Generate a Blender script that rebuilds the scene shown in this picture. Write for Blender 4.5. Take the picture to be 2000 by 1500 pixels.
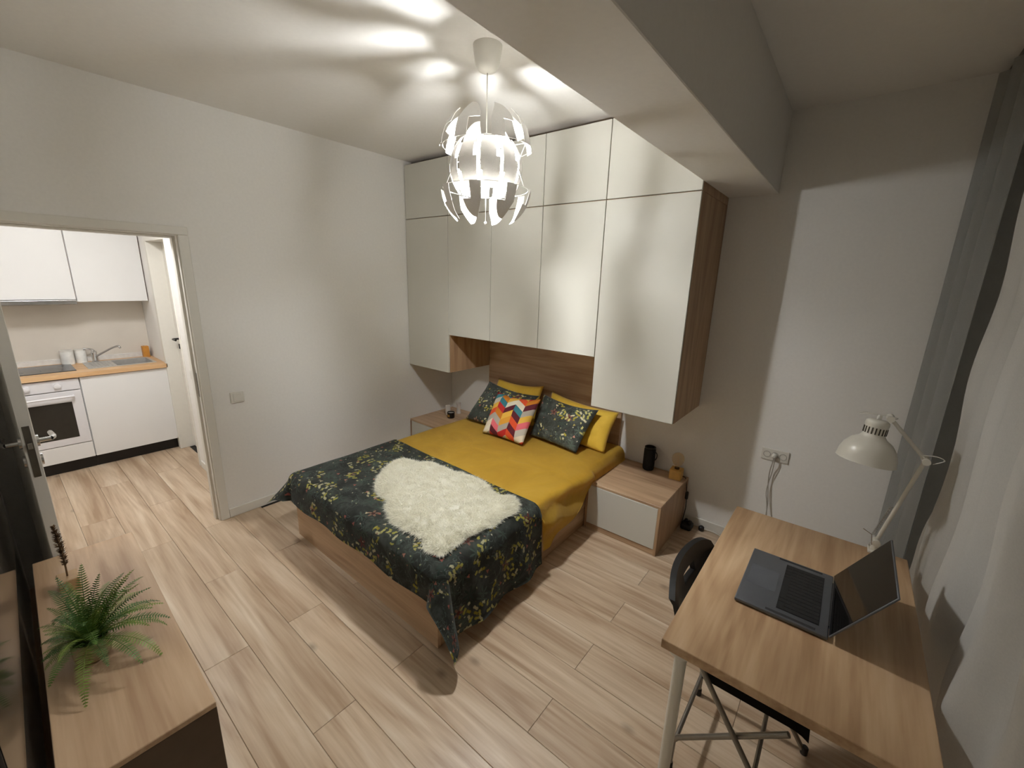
import bpy, bmesh, math, random
from mathutils import Vector, Matrix, noise
R = math.radians
random.seed(7)
for o in list(bpy.data.objects): bpy.data.objects.remove(o, do_unlink=True)
S = bpy.context.scene
COL = S.collection

# ------------------------------------------------------------------ camera
CAM = Vector((3.4246, -3.201, 1.8204))
yaw, pit, rol = R(38.5674), R(14.0295), R(1.7314)
fw = Vector((-math.sin(yaw)*math.cos(pit), math.cos(yaw)*math.cos(pit), -math.sin(pit)))
rt = Vector((math.cos(yaw), math.sin(yaw), 0)); up = rt.cross(fw)
rt2 = rt*math.cos(rol) + up*math.sin(rol); up2 = -rt*math.sin(rol) + up*math.cos(rol)
cd = bpy.data.cameras.new('camera'); co = bpy.data.objects.new('camera', cd); COL.objects.link(co)
M = Matrix((rt2, up2, -fw)).transposed().to_4x4(); M.translation = CAM; co.matrix_world = M
cd.sensor_fit = 'HORIZONTAL'; cd.sensor_width = 36; cd.lens = 820.75/2000*36; cd.clip_start = .01
S.camera = co

# ------------------------------------------------------------------ world (night outside) and exposure
w = bpy.data.worlds.new('night'); S.world = w; w.use_nodes = True
w.node_tree.nodes['Background'].inputs[0].default_value = (.006, .008, .014, 1)
w.node_tree.nodes['Background'].inputs[1].default_value = 1
S.view_settings.view_transform = 'Standard'; S.view_settings.look = 'None'
S.view_settings.gamma = 1; S.view_settings.use_curve_mapping = False
S.view_settings.exposure = 0.68
BULB_STRENGTH = 470.0      # pendant bulb
KITCHEN_STRENGTH = 38.0    # kitchen ceiling panel

# ------------------------------------------------------------------ node helpers
def srgb(r, g, b):
    f = lambda c: ((c/255+.055)/1.055)**2.4 if c/255 > .04045 else c/255/12.92
    return (f(r), f(g), f(b), 1)
class G:
    def __init__(s, name):
        s.m = bpy.data.materials.new(name); s.m.use_nodes = True
        s.nt = s.m.node_tree; s.b = s.nt.nodes['Principled BSDF']; s.out = s.nt.nodes['Material Output']
    def n(s, t, **k):
        nd = s.nt.nodes.new(t)
        for a, v in k.items(): setattr(nd, a, v)
        return nd
    def put(s, sock, v):
        if hasattr(v, 'is_linked'): s.nt.links.new(v, sock)
        else: sock.default_value = v
    def math(s, op, a, b=0.0, c=0.0):
        nd = s.n('ShaderNodeMath', operation=op)
        for i, v in enumerate((a, b, c)): s.put(nd.inputs[i], v)
        return nd.outputs[0]
    def vec(s, op, a, b=(0, 0, 0)):
        nd = s.n('ShaderNodeVectorMath', operation=op); s.put(nd.inputs[0], a)
        if op == 'SCALE': s.put(nd.inputs[3], b)
        else: s.put(nd.inputs[1], b)
        return nd.outputs[1] if op in ('LENGTH', 'DOT_PRODUCT') else nd.outputs[0]
    def mix(s, f, a, b, blend='MIX'):
        nd = s.n('ShaderNodeMix', data_type='RGBA', blend_type=blend)
        s.put(nd.inputs[0], f); s.put(nd.inputs[6], a); s.put(nd.inputs[7], b); return nd.outputs[2]
    def noise(s, v, scale, detail=3, rough=.5, dist=0):
        nd = s.n('ShaderNodeTexNoise'); s.put(nd.inputs['Vector'], v)
        nd.inputs['Scale'].default_value = scale; nd.inputs['Detail'].default_value = detail
        nd.inputs['Roughness'].default_value = rough; nd.inputs['Distortion'].default_value = dist
        return nd.outputs[0]
    def ramp(s, f, stops, mode='LINEAR'):
        nd = s.n('ShaderNodeValToRGB'); e = nd.color_ramp.elements; nd.color_ramp.interpolation = mode
        while len(e) < len(stops): e.new(.5)
        for el, (p, c) in zip(e, stops): el.position = p; el.color = c if len(c) == 4 else (*c, 1)
        s.put(nd.inputs[0], f); return nd.outputs[0]
    def coord(s, w='Object'): return s.n('ShaderNodeTexCoord').outputs[w]
    def sep(s, v):
        nd = s.n('ShaderNodeSeparateXYZ'); s.put(nd.inputs[0], v); return nd.outputs
    def comb(s, x, y, z=0.0):
        nd = s.n('ShaderNodeCombineXYZ')
        for i, v in enumerate((x, y, z)): s.put(nd.inputs[i], v)
        return nd.outputs[0]
    def bump(s, h, st=.2, d=.002):
        nd = s.n('ShaderNodeBump'); nd.inputs['Strength'].default_value = st; nd.inputs['Distance'].default_value = d
        s.put(nd.inputs['Height'], h); s.nt.links.new(nd.outputs[0], s.b.inputs['Normal'])
    def set(s, **k):
        for a, v in k.items(): s.put(s.b.inputs[a.replace('_', ' ')], v)
        return s
MATS = {}
def plain(name, col, rough=.5, metal=0, var=.06, scale=30, bump=0, **k):
    """a plain finish with slight procedural mottling"""
    if name in MATS: return MATS[name]
    g = G(name); c = srgb(*col); n = g.noise(g.coord(), scale, 2)
    lo = tuple(x*(1-var) for x in c[:3]); hi = tuple(min(1, x*(1+var)) for x in c[:3])
    g.set(Base_Color=g.ramp(n, [(.3, lo), (.7, hi)]), Roughness=rough, Metallic=metal, **k)
    if bump: g.bump(n, bump, .001)
    MATS[name] = g.m; return g.m
def oak(name, axis, c1, c2, c3, rough=.42, spec=.4, rnd=True):
    if name in MATS: return MATS[name]
    g = G(name); v = g.coord()
    if rnd:
        r = g.n('ShaderNodeObjectInfo').outputs['Random']
        v = g.vec('ADD', v, g.comb(g.math('MULTIPLY', r, 37.), g.math('MULTIPLY', r, 91.), g.math('MULTIPLY', r, 53.)))
    sc = [9., 9., 9.]; sc['xyz'.index(axis)] = .9
    vs = g.vec('MULTIPLY', v, tuple(sc))
    sf = [70., 70., 70.]; sf['xyz'.index(axis)] = 3.
    fine = g.noise(g.vec('MULTIPLY', v, tuple(sf)), 1, 2)
    big = g.noise(vs, 1, 4, .55, .8)
    ring = g.math('FRACT', g.math('MULTIPLY', g.noise(g.vec('MULTIPLY', vs, (.45, .45, .45)), 1, 1, .4, .4), 9.))
    ring = g.math('ABSOLUTE', g.math('SUBTRACT', ring, .5))
    f = g.math('ADD', g.math('MULTIPLY', big, .62), g.math('ADD', g.math('MULTIPLY', fine, .22), g.math('MULTIPLY', ring, .2)))
    col = g.ramp(f, [(.34, srgb(*c1)), (.52, srgb(*c2)), (.68, srgb(*c3))])
    if rnd:
        col = g.mix(g.math('MULTIPLY', r, .22), col, srgb(*[x*.86 for x in c2]))
        kn = g.n('ShaderNodeTexVoronoi'); g.put(kn.inputs['Vector'], g.vec('MULTIPLY', v, (2.6, 4.2, 2))); kn.inputs['Scale'].default_value = 1
        k = g.ramp(kn.outputs['Distance'], [(.02, (1, 1, 1)), (.11, (0, 0, 0))])
        col = g.mix(g.math('MULTIPLY', k, .5), col, srgb(*[x*.55 for x in c1]))
    g.set(Base_Color=col, Roughness=rough); g.b.inputs['Specular IOR Level'].default_value = spec
    g.bump(fine, .12, .0006)
    MATS[name] = g.m; return g.m
WALL = plain('wall_paint', (239, 236, 230), .85, var=.015, scale=60, bump=.08)
CEIL = plain('ceiling_paint', (240, 237, 231), .9, var=.012, scale=50)
TRIM = plain('white_trim', (228, 224, 214), .45, var=.01)
DOORW = plain('white_door_laminate', (214, 209, 198), .5, var=.01)
CABW = plain('cream_white_front', (214, 211, 200), .42, var=.008, scale=5)
KITW = plain('kitchen_white_front', (234, 233, 231), .32, var=.008, scale=5)
OAKX = oak('oak_grain_x', 'x', (172, 139, 108), (200, 169, 136), (216, 188, 156), rnd=False)
OAKY = oak('oak_grain_y', 'y', (166, 132, 97), (197, 164, 127), (214, 185, 148), rnd=False)
OAKZ = oak('oak_grain_z', 'z', (158, 124, 94), (186, 153, 119), (202, 172, 138), rnd=False)
FLOOR = oak('floor_oak', 'x', (166, 138, 110), (202, 179, 152), (224, 207, 184), rough=.34, spec=.45)
CHROME = plain('polished_steel', (205, 205, 205), .22, 1, var=.02)
STEEL = plain('brushed_steel', (170, 168, 164), .35, 1, var=.03)
BLACK = plain('black_plastic', (14, 13, 13), .5, var=.2)
DARKGAP = plain('dark_gap', (38, 34, 30), .8)
WHITEMETAL = plain('white_enamel', (226, 221, 208), .3, var=.01)
WHITEPL = plain('white_plastic', (224, 220, 210), .4, var=.01)

def floral():
    g = G('dark_floral_cotton'); uv = g.coord('UV')
    n1 = g.noise(uv, 7, 4, .6, 1.2)
    col = g.ramp(n1, [(.33, srgb(36, 38, 33)), (.5, srgb(58, 62, 55)), (.64, srgb(82, 88, 81)), (.8, srgb(50, 51, 44))])
    def stems(col, scale, dist, off, c, amt):
        v = g.vec('ADD', uv, (off, off*.7, 0))
        st = g.noise(v, scale, 1, .4, dist)
        line = g.ramp(g.math('ABSOLUTE', g.math('SUBTRACT', st, .5)), [(.006, (1, 1, 1)), (.02, (0, 0, 0))])
        gate = g.ramp(g.noise(v, 6, 1), [(.47, (0, 0, 0)), (.58, (1, 1, 1))])
        return g.mix(g.math('MULTIPLY', g.math('MULTIPLY', line, gate), amt), col, c)
    col = stems(col, 11, 2.2, 0, srgb(120, 134, 126), .8)
    col = stems(col, 15, 1.4, 3.3, srgb(96, 112, 102), .7)
    def flowers(col, scale, size, petals, inner, cols, thr, off, amp=.45, gaten=None):
        v = g.vec('ADD', uv, (off, off*1.7, 0))
        vo = g.n('ShaderNodeTexVoronoi'); vo.inputs['Scale'].default_value = scale; vo.inputs['Randomness'].default_value = .8
        vo.voronoi_dimensions = '2D'; g.put(vo.inputs['Vector'], v)
        d = g.vec('SUBTRACT', v, vo.outputs['Position']); x, y, z = g.sep(d)
        r = g.vec('LENGTH', d); a = g.math('ARCTAN2', y, x)
        rd, rg, rb = g.sep(vo.outputs['Color'])
        pet = g.math('ADD', 1-amp, g.math('MULTIPLY', g.math('COSINE', g.math('ADD', g.math('MULTIPLY', a, petals), g.math('MULTIPLY', rd, 6.3))), amp))
        lim = g.math('MULTIPLY', pet, size)
        m = g.math('MULTIPLY', g.math('LESS_THAN', r, lim), g.math('GREATER_THAN', r, inner))
        m = g.math('MULTIPLY', m, g.math('GREATER_THAN', rg, thr))
        if gaten: m = g.math('MULTIPLY', m, gaten)
        c = g.ramp(rb, [(i/len(cols), srgb(*k)) for i, k in enumerate(cols)], 'CONSTANT')
        c = g.mix(g.math('MULTIPLY', g.math('DIVIDE', r, size), .5), c, g.vec('SCALE', c, .45))
        return g.mix(m, col, c)
    col = flowers(col, 10, .045, 6, .0, [(74, 90, 80), (88, 104, 92), (58, 74, 64)], .4, .31, .6)
    col = flowers(col, 5.2, .036, 5, .012, [(150, 96, 80), (176, 134, 110), (130, 66, 58), (160, 116, 100)], .5, .13, .35)
    col = flowers(col, 5.2, .013, 4, .0, [(96, 34, 30), (120, 50, 40)], .5, .13, .2)
    band = g.ramp(g.noise(g.vec('ADD', uv, (4, 2, 0)), 6.5, 0, .5, .8), [(.585, (0, 0, 0)), (.6, (1, 1, 1))])
    col = flowers(col, 30, .019, 2, .0, [(206, 198, 96), (216, 208, 130), (186, 170, 60), (226, 220, 178)], .2, .77, .35, band)
    col = flowers(col, 9, .012, 3, .0, [(196, 116, 102), (222, 208, 170), (186, 168, 90), (214, 150, 132)], .45, .47, .25)
    col = flowers(col, 22, .006, 2, .0, [(222, 214, 188), (190, 196, 150), (180, 130, 110)], .72, .21, .2)
    g.set(Base_Color=col, Roughness=.8); g.b.inputs['Sheen Weight'].default_value = .15
    g.bump(g.noise(uv, 400, 2), .15, .0005); return g.m
FLORAL = floral()
def mustard():
    g = G('mustard_cotton'); uv = g.coord('Object')
    n = g.noise(uv, 4, 4, .6, .6)
    g.set(Base_Color=g.ramp(n, [(.3, srgb(228, 182, 54)), (.6, srgb(240, 198, 68)), (.8, srgb(244, 205, 86))]), Roughness=.75)
    g.b.inputs['Sheen Weight'].default_value = .25
    g.bump(n, .5, .02); return g.m
MUST = mustard()
def chevron():
    g = G('chevron_print'); u, v, _ = g.sep(g.coord('UV'))      # u,v in 0..1 on each face
    ncol = 5.0
    cu = g.math('MULTIPLY', u, ncol); ci = g.math('FLOOR', cu); cf = g.math('FRACT', cu)
    odd = g.math('MODULO', ci, 2.0)
    sl = g.math('SUBTRACT', g.math('MULTIPLY', odd, 2.0), 1.0)
    vv = g.math('ADD', g.math('MULTIPLY', v, 7.2), g.math('MULTIPLY', g.math('MULTIPLY', g.math('SUBTRACT', cf, .5), sl), 1.0))
    row = g.math('FLOOR', vv)
    wn = g.n('ShaderNodeTexWhiteNoise', noise_dimensions='2D'); g.put(wn.inputs['Vector'], g.comb(g.math('ADD', ci, 3.0), g.math('MULTIPLY', row, 1.37)))
    cols = [(236, 222, 196), (206, 124, 26), (58, 128, 138), (234, 186, 74), (228, 84, 40), (182, 172, 158), (96, 24, 40), (240, 230, 206), (236, 112, 122), (224, 160, 52), (196, 40, 36), (204, 196, 180)]
    c = g.ramp(wn.outputs[0], [(i/len(cols), srgb(*k)) for i, k in enumerate(cols)], 'CONSTANT')
    g.set(Base_Color=c, Roughness=.85); g.bump(g.noise(g.coord(), 300, 2), .3, .001); return g.m
CHEV = chevron()
def glass(name, col=(1, 1, 1, 1), rough=.02, ior=1.45):
    g = G(name); g.set(Base_Color=col, Roughness=rough, Transmission_Weight=1.0); g.b.inputs['IOR'].default_value = ior; return g.m
def emit(name, col, s):
    g = G(name); g.set(Base_Color=col, Emission_Color=col, Emission_Strength=s); return g.m

def cloth_mat(name, col, transl, transp, rough=.9):
    g = G(name); c = srgb(*col); v = g.coord(); n = g.noise(v, 220, 2); cc = g.ramp(n, [(.3, tuple(x*.94 for x in c[:3])), (.7, c[:3])])
    g.set(Base_Color=cc, Roughness=rough)
    t = g.n('ShaderNodeBsdfTranslucent'); g.put(t.inputs[0], cc)
    m1 = g.n('ShaderNodeMixShader'); m1.inputs[0].default_value = transl; g.nt.links.new(g.b.outputs[0], m1.inputs[1]); g.nt.links.new(t.outputs[0], m1.inputs[2])
    tr = g.n('ShaderNodeBsdfTransparent'); m2 = g.n('ShaderNodeMixShader'); m2.inputs[0].default_value = transp
    g.nt.links.new(m1.outputs[0], m2.inputs[1]); g.nt.links.new(tr.outputs[0], m2.inputs[2]); g.nt.links.new(m2.outputs[0], g.out.inputs[0]); return g.m

# ------------------------------------------------------------------ mesh helpers
def link(name, me, mat, parent=None, loc=None, rot=None):
    o = bpy.data.objects.new(name, me); COL.objects.link(o)
    if mat and not me.materials: me.materials.append(mat)
    if parent: o.parent = parent
    if loc: o.location = loc
    if rot: o.rotation_euler = rot
    return o
def fin(name, bm, mat, parent=None, smooth=False, loc=None, rot=None, angle=None):
    bmesh.ops.recalc_face_normals(bm, faces=bm.faces)
    me = bpy.data.meshes.new(name); bm.to_mesh(me); bm.free()
    if smooth:
        for p in me.polygons: p.use_smooth = True
        if angle: me.set_sharp_from_angle(angle=R(angle))
    return link(name, me, mat, parent, loc, rot)
def bx(bm, a, b, bev=0, seg=1, mtx=None):
    lo = [min(p, q) for p, q in zip(a, b)]; hi = [max(p, q) for p, q in zip(a, b)]
    r = bmesh.ops.create_cube(bm, size=1)['verts']
    for v in r: v.co = Vector([lo[i] + (v.co[i]+.5)*(hi[i]-lo[i]) for i in range(3)])
    if bev:
        es = list({e for v in r for e in v.link_edges})
        o = bmesh.ops.bevel(bm, geom=es, offset=bev, segments=seg, affect='EDGES', profile=.5)
        r = list({v for f in o['faces'] for v in f.verts} | {v for v in r if v.is_valid})
    if mtx: bmesh.ops.transform(bm, matrix=mtx, verts=[v for v in r if v.is_valid])
    return r
def box(name, a, b, mat, parent=None, bev=0.0015, seg=1, **k):
    bm = bmesh.new(); bx(bm, a, b, bev, seg); return fin(name, bm, mat, parent, **k)
def tb(bm, pts, r, n=10, cap=True, closed=False):
    pts = [Vector(p) for p in pts]; rs = r if isinstance(r, (list, tuple)) else [r]*len(pts); rings = []
    ref = None
    for i, p in enumerate(pts):
        a = pts[i-1] if i else (pts[-1] if closed else pts[0]); b = pts[i+1] if i+1 < len(pts) else (pts[0] if closed else pts[-1])
        t = (b-a).normalized()
        if ref is None: ref = t.orthogonal().normalized()
        ref = (ref - t*ref.dot(t)).normalized(); s = t.cross(ref)
        rings.append([bm.verts.new(p + (ref*math.cos(2*math.pi*k/n) + s*math.sin(2*math.pi*k/n))*rs[i]) for k in range(n)])
    m = len(rings)
    for i in range(m if closed else m-1):
        A, B = rings[i], rings[(i+1) % m]
        for k in range(n): bm.faces.new((A[k], A[(k+1) % n], B[(k+1) % n], B[k]))
    if cap and not closed: bm.faces.new(rings[0][::-1]); bm.faces.new(rings[-1])
def tube(name, pts, r, mat, parent=None, n=10, **k):
    bm = bmesh.new(); tb(bm, pts, r, n, **k); return fin(name, bm, mat, parent, smooth=True, angle=50)
def lt(bm, prof, n=32, mtx=None):
    rings = []
    for r, z in prof:
        if r < 1e-6: rings.append([bm.verts.new((0, 0, z))])
        else: rings.append([bm.verts.new((r*math.cos(2*math.pi*k/n), r*math.sin(2*math.pi*k/n), z)) for k in range(n)])
    for A, B in zip(rings, rings[1:]):
        for k in range(n):
            j = (k+1) % n
            if len(A) == 1 and len(B) == 1: continue
            if len(A) == 1: bm.faces.new((A[0], B[j], B[k]))
            elif len(B) == 1: bm.faces.new((A[k], A[j], B[0]))
            else: bm.faces.new((A[k], A[j], B[j], B[k]))
    if mtx: bmesh.ops.transform(bm, matrix=mtx, verts=[v for R_ in rings for v in R_])
def lathe(name, prof, mat, parent=None, n=32, loc=None, rot=None, angle=40):
    bm = bmesh.new(); lt(bm, prof, n); return fin(name, bm, mat, parent, smooth=True, loc=loc, rot=rot, angle=angle)
def cat(pts, k=6):
    """Catmull-Rom through points"""
    P = [Vector(p) for p in pts]; P = [2*P[0]-P[1]] + P + [2*P[-1]-P[-2]]; o = []
    for i in range(1, len(P)-2):
        a, b, c, d = P[i-1:i+3]
        for j in range(k):
            t = j/k; o.append(.5*((2*b) + (c-a)*t + (2*a-5*b+4*c-d)*t*t + (3*b-a-3*c+d)*t**3))
    return o + [P[-2]]
def thing(name, label, category, loc=(0, 0, 0), rotz=0, group=None):
    o = bpy.data.objects.new(name, None); COL.objects.link(o); o.location = loc; o.rotation_euler = (0, 0, rotz)
    return tag(o, label, category, group)
def tag(o, label, category, group=None):
    o['label'] = label; o['category'] = category
    if group: o['group'] = group
    return o
def struct(o, label=None, category=None):
    o['kind'] = 'structure'
    if label: o['label'] = label
    if category: o['category'] = category
    return o
def grid(name, nu, nv, f, mat, parent=None, uvf=None, thick=0, smooth=True, **k):
    bm = bmesh.new(); V = [[bm.verts.new(f(i/nu, j/nv)) for j in range(nv+1)] for i in range(nu+1)]
    L = bm.loops.layers.uv.new('UVMap')
    for i in range(nu):
        for j in range(nv):
            fc = bm.faces.new((V[i][j], V[i+1][j], V[i+1][j+1], V[i][j+1]))
            if uvf:
                for lp, (a, b) in zip(fc.loops, ((i, j), (i+1, j), (i+1, j+1), (i, j+1))): lp[L].uv = uvf(a/nu, b/nv)
    if thick: bmesh.ops.solidify(bm, geom=bm.faces[:], thickness=thick)
    return fin(name, bm, mat, parent, smooth=smooth, **k)

# ------------------------------------------------------------------ dimensions
H = 2.832; XB0, XB1, ZB = 2.6487, 2.9308, 2.3758
XR = 3.98                    # window wall
YN0, SN = -3.335, -.0245     # near wall line y = YN0 + SN*(x-.85)
yn = lambda x: YN0 + SN*(x-.85)
RN = math.atan(SN)
KX, KY0, KY1 = -2.42, -4.1, -2.15   # kitchen far wall, left and right sides
KH = 2.55

# ------------------------------------------------------------------ floor
fl = box('floor', (KX-.1, KY0-.1, -.05), (XR+.1, .1, -.0045), DARKGAP, bev=0)
struct(fl, 'pale oak laminate plank floor through both rooms', 'floor')
PW, PL = .1902, 1.318
plank_cache = {}
def plank(x0, x1, y0, y1):
    key = (round(x1-x0, 3), round(y1-y0, 3))
    if key not in plank_cache:
        bm = bmesh.new(); bx(bm, (-key[0]/2, -key[1]/2, -.006), (key[0]/2, key[1]/2, 0), .0016)
        bmesh.ops.recalc_face_normals(bm, faces=bm.faces)
        me = bpy.data.meshes.new('plank'); bm.to_mesh(me); bm.free(); me.materials.append(FLOOR); plank_cache[key] = me
    link('plank', plank_cache[key], FLOOR, fl, ((x0+x1)/2, (y0+y1)/2, 0))
row = 0; y = -2.846 - 7*PW
while y < .0:
    off = 1.355 if (round((y+2.846)/PW) % 2 == 0) else .692
    ya, yb = y+.0004, min(y+PW, 0)-.0004
    x = off - 4*PL
    while x < XR:
        xa, xb = max(x, KX), min(x+PL, XR)
        if y > -2.2: xa = max(xa, 0.0)               # the kitchen lies only beside the doorway
        if y + PW < -3.45: xb = min(xb, -.02)
        if xb - xa > .05 and yb-ya > .02: plank(xa+.0004, xb-.0004, ya, yb)
        x += PL
    y += PW

# ------------------------------------------------------------------ walls, ceiling, beam
DY0, DY1, DZ = -3.195, -2.34, 2.045          # doorway in the left wall
bm = bmesh.new()
bx(bm, (-.12, DY1, 0), (0, .0, H)); bx(bm, (-.12, -3.5, 0), (0, DY0, H)); bx(bm, (-.12, DY0, DZ), (0, DY1, H))
struct(fin('wall_left', bm, WALL), 'white painted wall with the kitchen doorway', 'wall')
struct(box('wall_back', (-.12, 0, 0), (XR+.12, .12, H), WALL, bev=0), 'white painted wall behind the bed', 'wall')
bm = bmesh.new(); WY0, WY1, WZ0, WZ1 = -2.75, -.22, .5, 2.5
bx(bm, (XR, WY1, 0), (XR+.12, 0, H)); bx(bm, (XR, -3.6, 0), (XR+.12, WY0, H)); bx(bm, (XR, WY0, 0), (XR+.12, WY1, WZ0)); bx(bm, (XR, WY0, WZ1), (XR+.12, WY1, H))
struct(fin('wall_right', bm, WALL), 'white window wall behind the curtains', 'wall')
bm = bmesh.new(); bx(bm, (-1.2, -.12, 0), (3.4, 0, H))
struct(fin('wall_near', bm, WALL, loc=(.85, YN0, 0), rot=(0, 0, RN)), 'white wall behind the television', 'wall')
ce = box('ceiling', (-.12, -3.6, H), (XR+.12, .12, H+.1), CEIL, bev=0); struct(ce, 'white painted bedroom ceiling', 'ceiling')
box('beam', (XB0, -3.5, ZB), (XB1, 0, H), CEIL, ce, bev=.003)
# window (night outside)
wi = struct(bpy.data.objects.new('window_1', None), 'dark night window behind the curtains', 'window'); COL.objects.link(wi)
bm = bmesh.new()
for a, b in (((XR+.03, WY0, WZ0), (XR+.09, WY0+.07, WZ1)), ((XR+.03, WY1-.07, WZ0), (XR+.09, WY1, WZ1)), ((XR+.03, WY0, WZ0), (XR+.09, WY1, WZ0+.07)),
             ((XR+.03, WY0, WZ1-.07), (XR+.09, WY1, WZ1)), ((XR+.03, -1.52, WZ0), (XR+.09, -1.44, WZ1))): bx(bm, a, b)
fin('window_frame', bm, plain('dark_window_frame', (40, 36, 32), .5), wi)
for a, b in ((WY0+.07, -1.52), (-1.44, WY1-.07)): box('pane', (XR+.055, a, WZ0+.07), (XR+.065, b, WZ1-.07), glass('window_glass', (.2, .22, .25, 1), .02, 1.12), wi, bev=0)
box('window_sill', (XR-.06, WY0, WZ0-.03), (XR+.03, WY1, WZ0), TRIM, wi)
# baseboards
bm = bmesh.new(); bx(bm, (0, DY1+.042, 0), (.013, -.6, .07), .003); struct(fin('baseboard_left', bm, TRIM), 'white baseboard under the left wall', 'baseboard')
bm = bmesh.new(); bx(bm, (XB0+.002, -.013, 0), (XR, 0, .07), .003); struct(fin('baseboard_back', bm, TRIM), 'white baseboard beside the nightstand', 'baseboard')
# kitchen shell
bm = bmesh.new(); bx(bm, (KX-.1, KY0, 0), (KX, KY1+.3, KH)); struct(fin('wall_kitchen_far', bm, WALL), 'white wall behind the kitchen units', 'wall')
bm = bmesh.new()
RX0, RX1, RY = -1.86, -1.19, -2.045
bx(bm, (RX1, KY1, 0), (-.12, KY1+.25, KH)); bx(bm, (KX, KY1, 0), (RX0, KY1+.25, KH)); bx(bm, (RX0, KY1, 2.12), (RX1, KY1+.25, KH)); bx(bm, (RX0, RY+.05, 0), (RX1, KY1+.25, 2.12))
struct(fin('wall_kitchen_right', bm, WALL), 'white kitchen wall with a recessed white door', 'wall')
struct(box('wall_kitchen_left', (KX, KY0-.1, 0), (-.12, KY0, KH), WALL, bev=0), 'white kitchen wall beyond the oven', 'wall')
struct(box('wall_kitchen_near', (-.12, KY0, 0), (-.02, -3.5, KH), WALL, bev=0), 'white kitchen partition left of the doorway', 'wall')
struct(box('ceiling_kitchen', (KX-.1, KY0-.1, KH), (-.12, KY1+.3, KH+.1), CEIL, bev=0), 'white kitchen ceiling', 'ceiling')
struct(box('baseboard_kitchen', (RX1+.05, KY1-.013, 0), (-.14, KY1, .07), TRIM, bev=.003), 'white baseboard of the kitchen side wall', 'baseboard')

# bedroom door
d1 = struct(bpy.data.objects.new('door_1', None), 'white open door between bedroom and kitchen', 'door'); COL.objects.link(d1)
bm = bmesh.new()
bx(bm, (-.135, DY1-.022, 0), (.0, DY1, DZ), .001); bx(bm, (-.135, DY0, 0), (.0, DY0+.022, DZ), .001); bx(bm, (-.135, DY0+.022, DZ-.022), (.0, DY1-.022, DZ), .001)
bx(bm, (-.09, DY1-.036, 0), (-.04, DY1-.022, DZ-.022), .001); bx(bm, (-.09, DY0+.022, 0), (-.04, DY0+.036, DZ-.022), .001); bx(bm, (-.09, DY0+.036, DZ-.036), (-.04, DY1-.036, DZ-.022), .001)
for a, b in ((0, .014), (-.149, -.135)):
    bx(bm, (a, DY1-.015, 0), (b, DY1+.04, DZ-.015), .003); bx(bm, (a, DY0-.04, 0), (b, DY0+.015, DZ-.015), .003); bx(bm, (a, DY0-.04, DZ-.015), (b, DY1+.04, DZ+.035), .003)
fin('door_frame', bm, TRIM, d1)
box('strike_plate', (-.035, DY1-.0235, .96), (-.012, DY1-.0215, 1.13), STEEL, d1)
leaf = box('door_leaf', (.025, -3.2, .008), (.80, -3.158, 2.02), DOORW, d1, bev=.002)
box('lock_plate', (.7995, -3.19, .93), (.802, -3.168, 1.16), plain('dull_nickel', (120, 116, 108), .45, 1), leaf, bev=.0008)
box('latch_bolt', (.80, -3.186, 1.06), (.812, -3.172, 1.085), STEEL, leaf)
for s, y0 in ((1, -3.158), (-1, -3.2)):
    bm = bmesh.new(); c = (.745, y0, 1.075)
    lt(bm, [(0, 0), (.026, 0), (.026, .009), (.009, .010), (.009, .045)], 20, Matrix.Translation(c) @ Matrix.Rotation(R(-90*s), 4, 'X'))
    tb(bm, [(.745, y0+s*.045, 1.075), (.73, y0+s*.052, 1.075), (.70, y0+s*.054, 1.073), (.615, y0+s*.05, 1.068)], [.0095, .0105, .010, .009], 12)
    fin('door_handle', bm, CHROME, leaf, smooth=True, angle=40)
    bm = bmesh.new(); lt(bm, [(0, 0), (.026, 0), (.026, .008), (0, .009)], 20, Matrix.Translation((.745, y0, .99)) @ Matrix.Rotation(R(-90*s), 4, 'X'))
    fin('key_rose', bm, CHROME, leaf, smooth=True, angle=40)
# kitchen inner door
d2 = struct(bpy.data.objects.new('door_2', None), 'closed white door in the kitchen side wall', 'door'); COL.objects.link(d2)
l2 = box('door_leaf', (RX0+.06, RY, .01), (RX1-.01, RY+.04, 2.06), TRIM, d2)
bm = bmesh.new(); bx(bm, (RX0+.001, KY1-.012, 0), (RX0+.06, RY+.045, 2.06), .002); bx(bm, (RX0+.001, KY1-.012, 2.06), (RX1-.001, RY+.045, 2.118), .002); bx(bm, (RX1-.012, KY1-.012, 0), (RX1-.001, RY+.045, 2.06), .002)
fin('door_frame', bm, TRIM, d2)
tube('door_handle', [(-1.73, RY, 1.15), (-1.73, RY-.045, 1.15), (-1.715, RY-.05, 1.15), (-1.62, RY-.05, 1.15)], .009, plain('black_metal', (18, 17, 16), .4, .6), l2)
box('lock_rose', (-1.745, RY-.006, 1.05), (-1.715, RY, 1.10), BLACK, l2)

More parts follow.
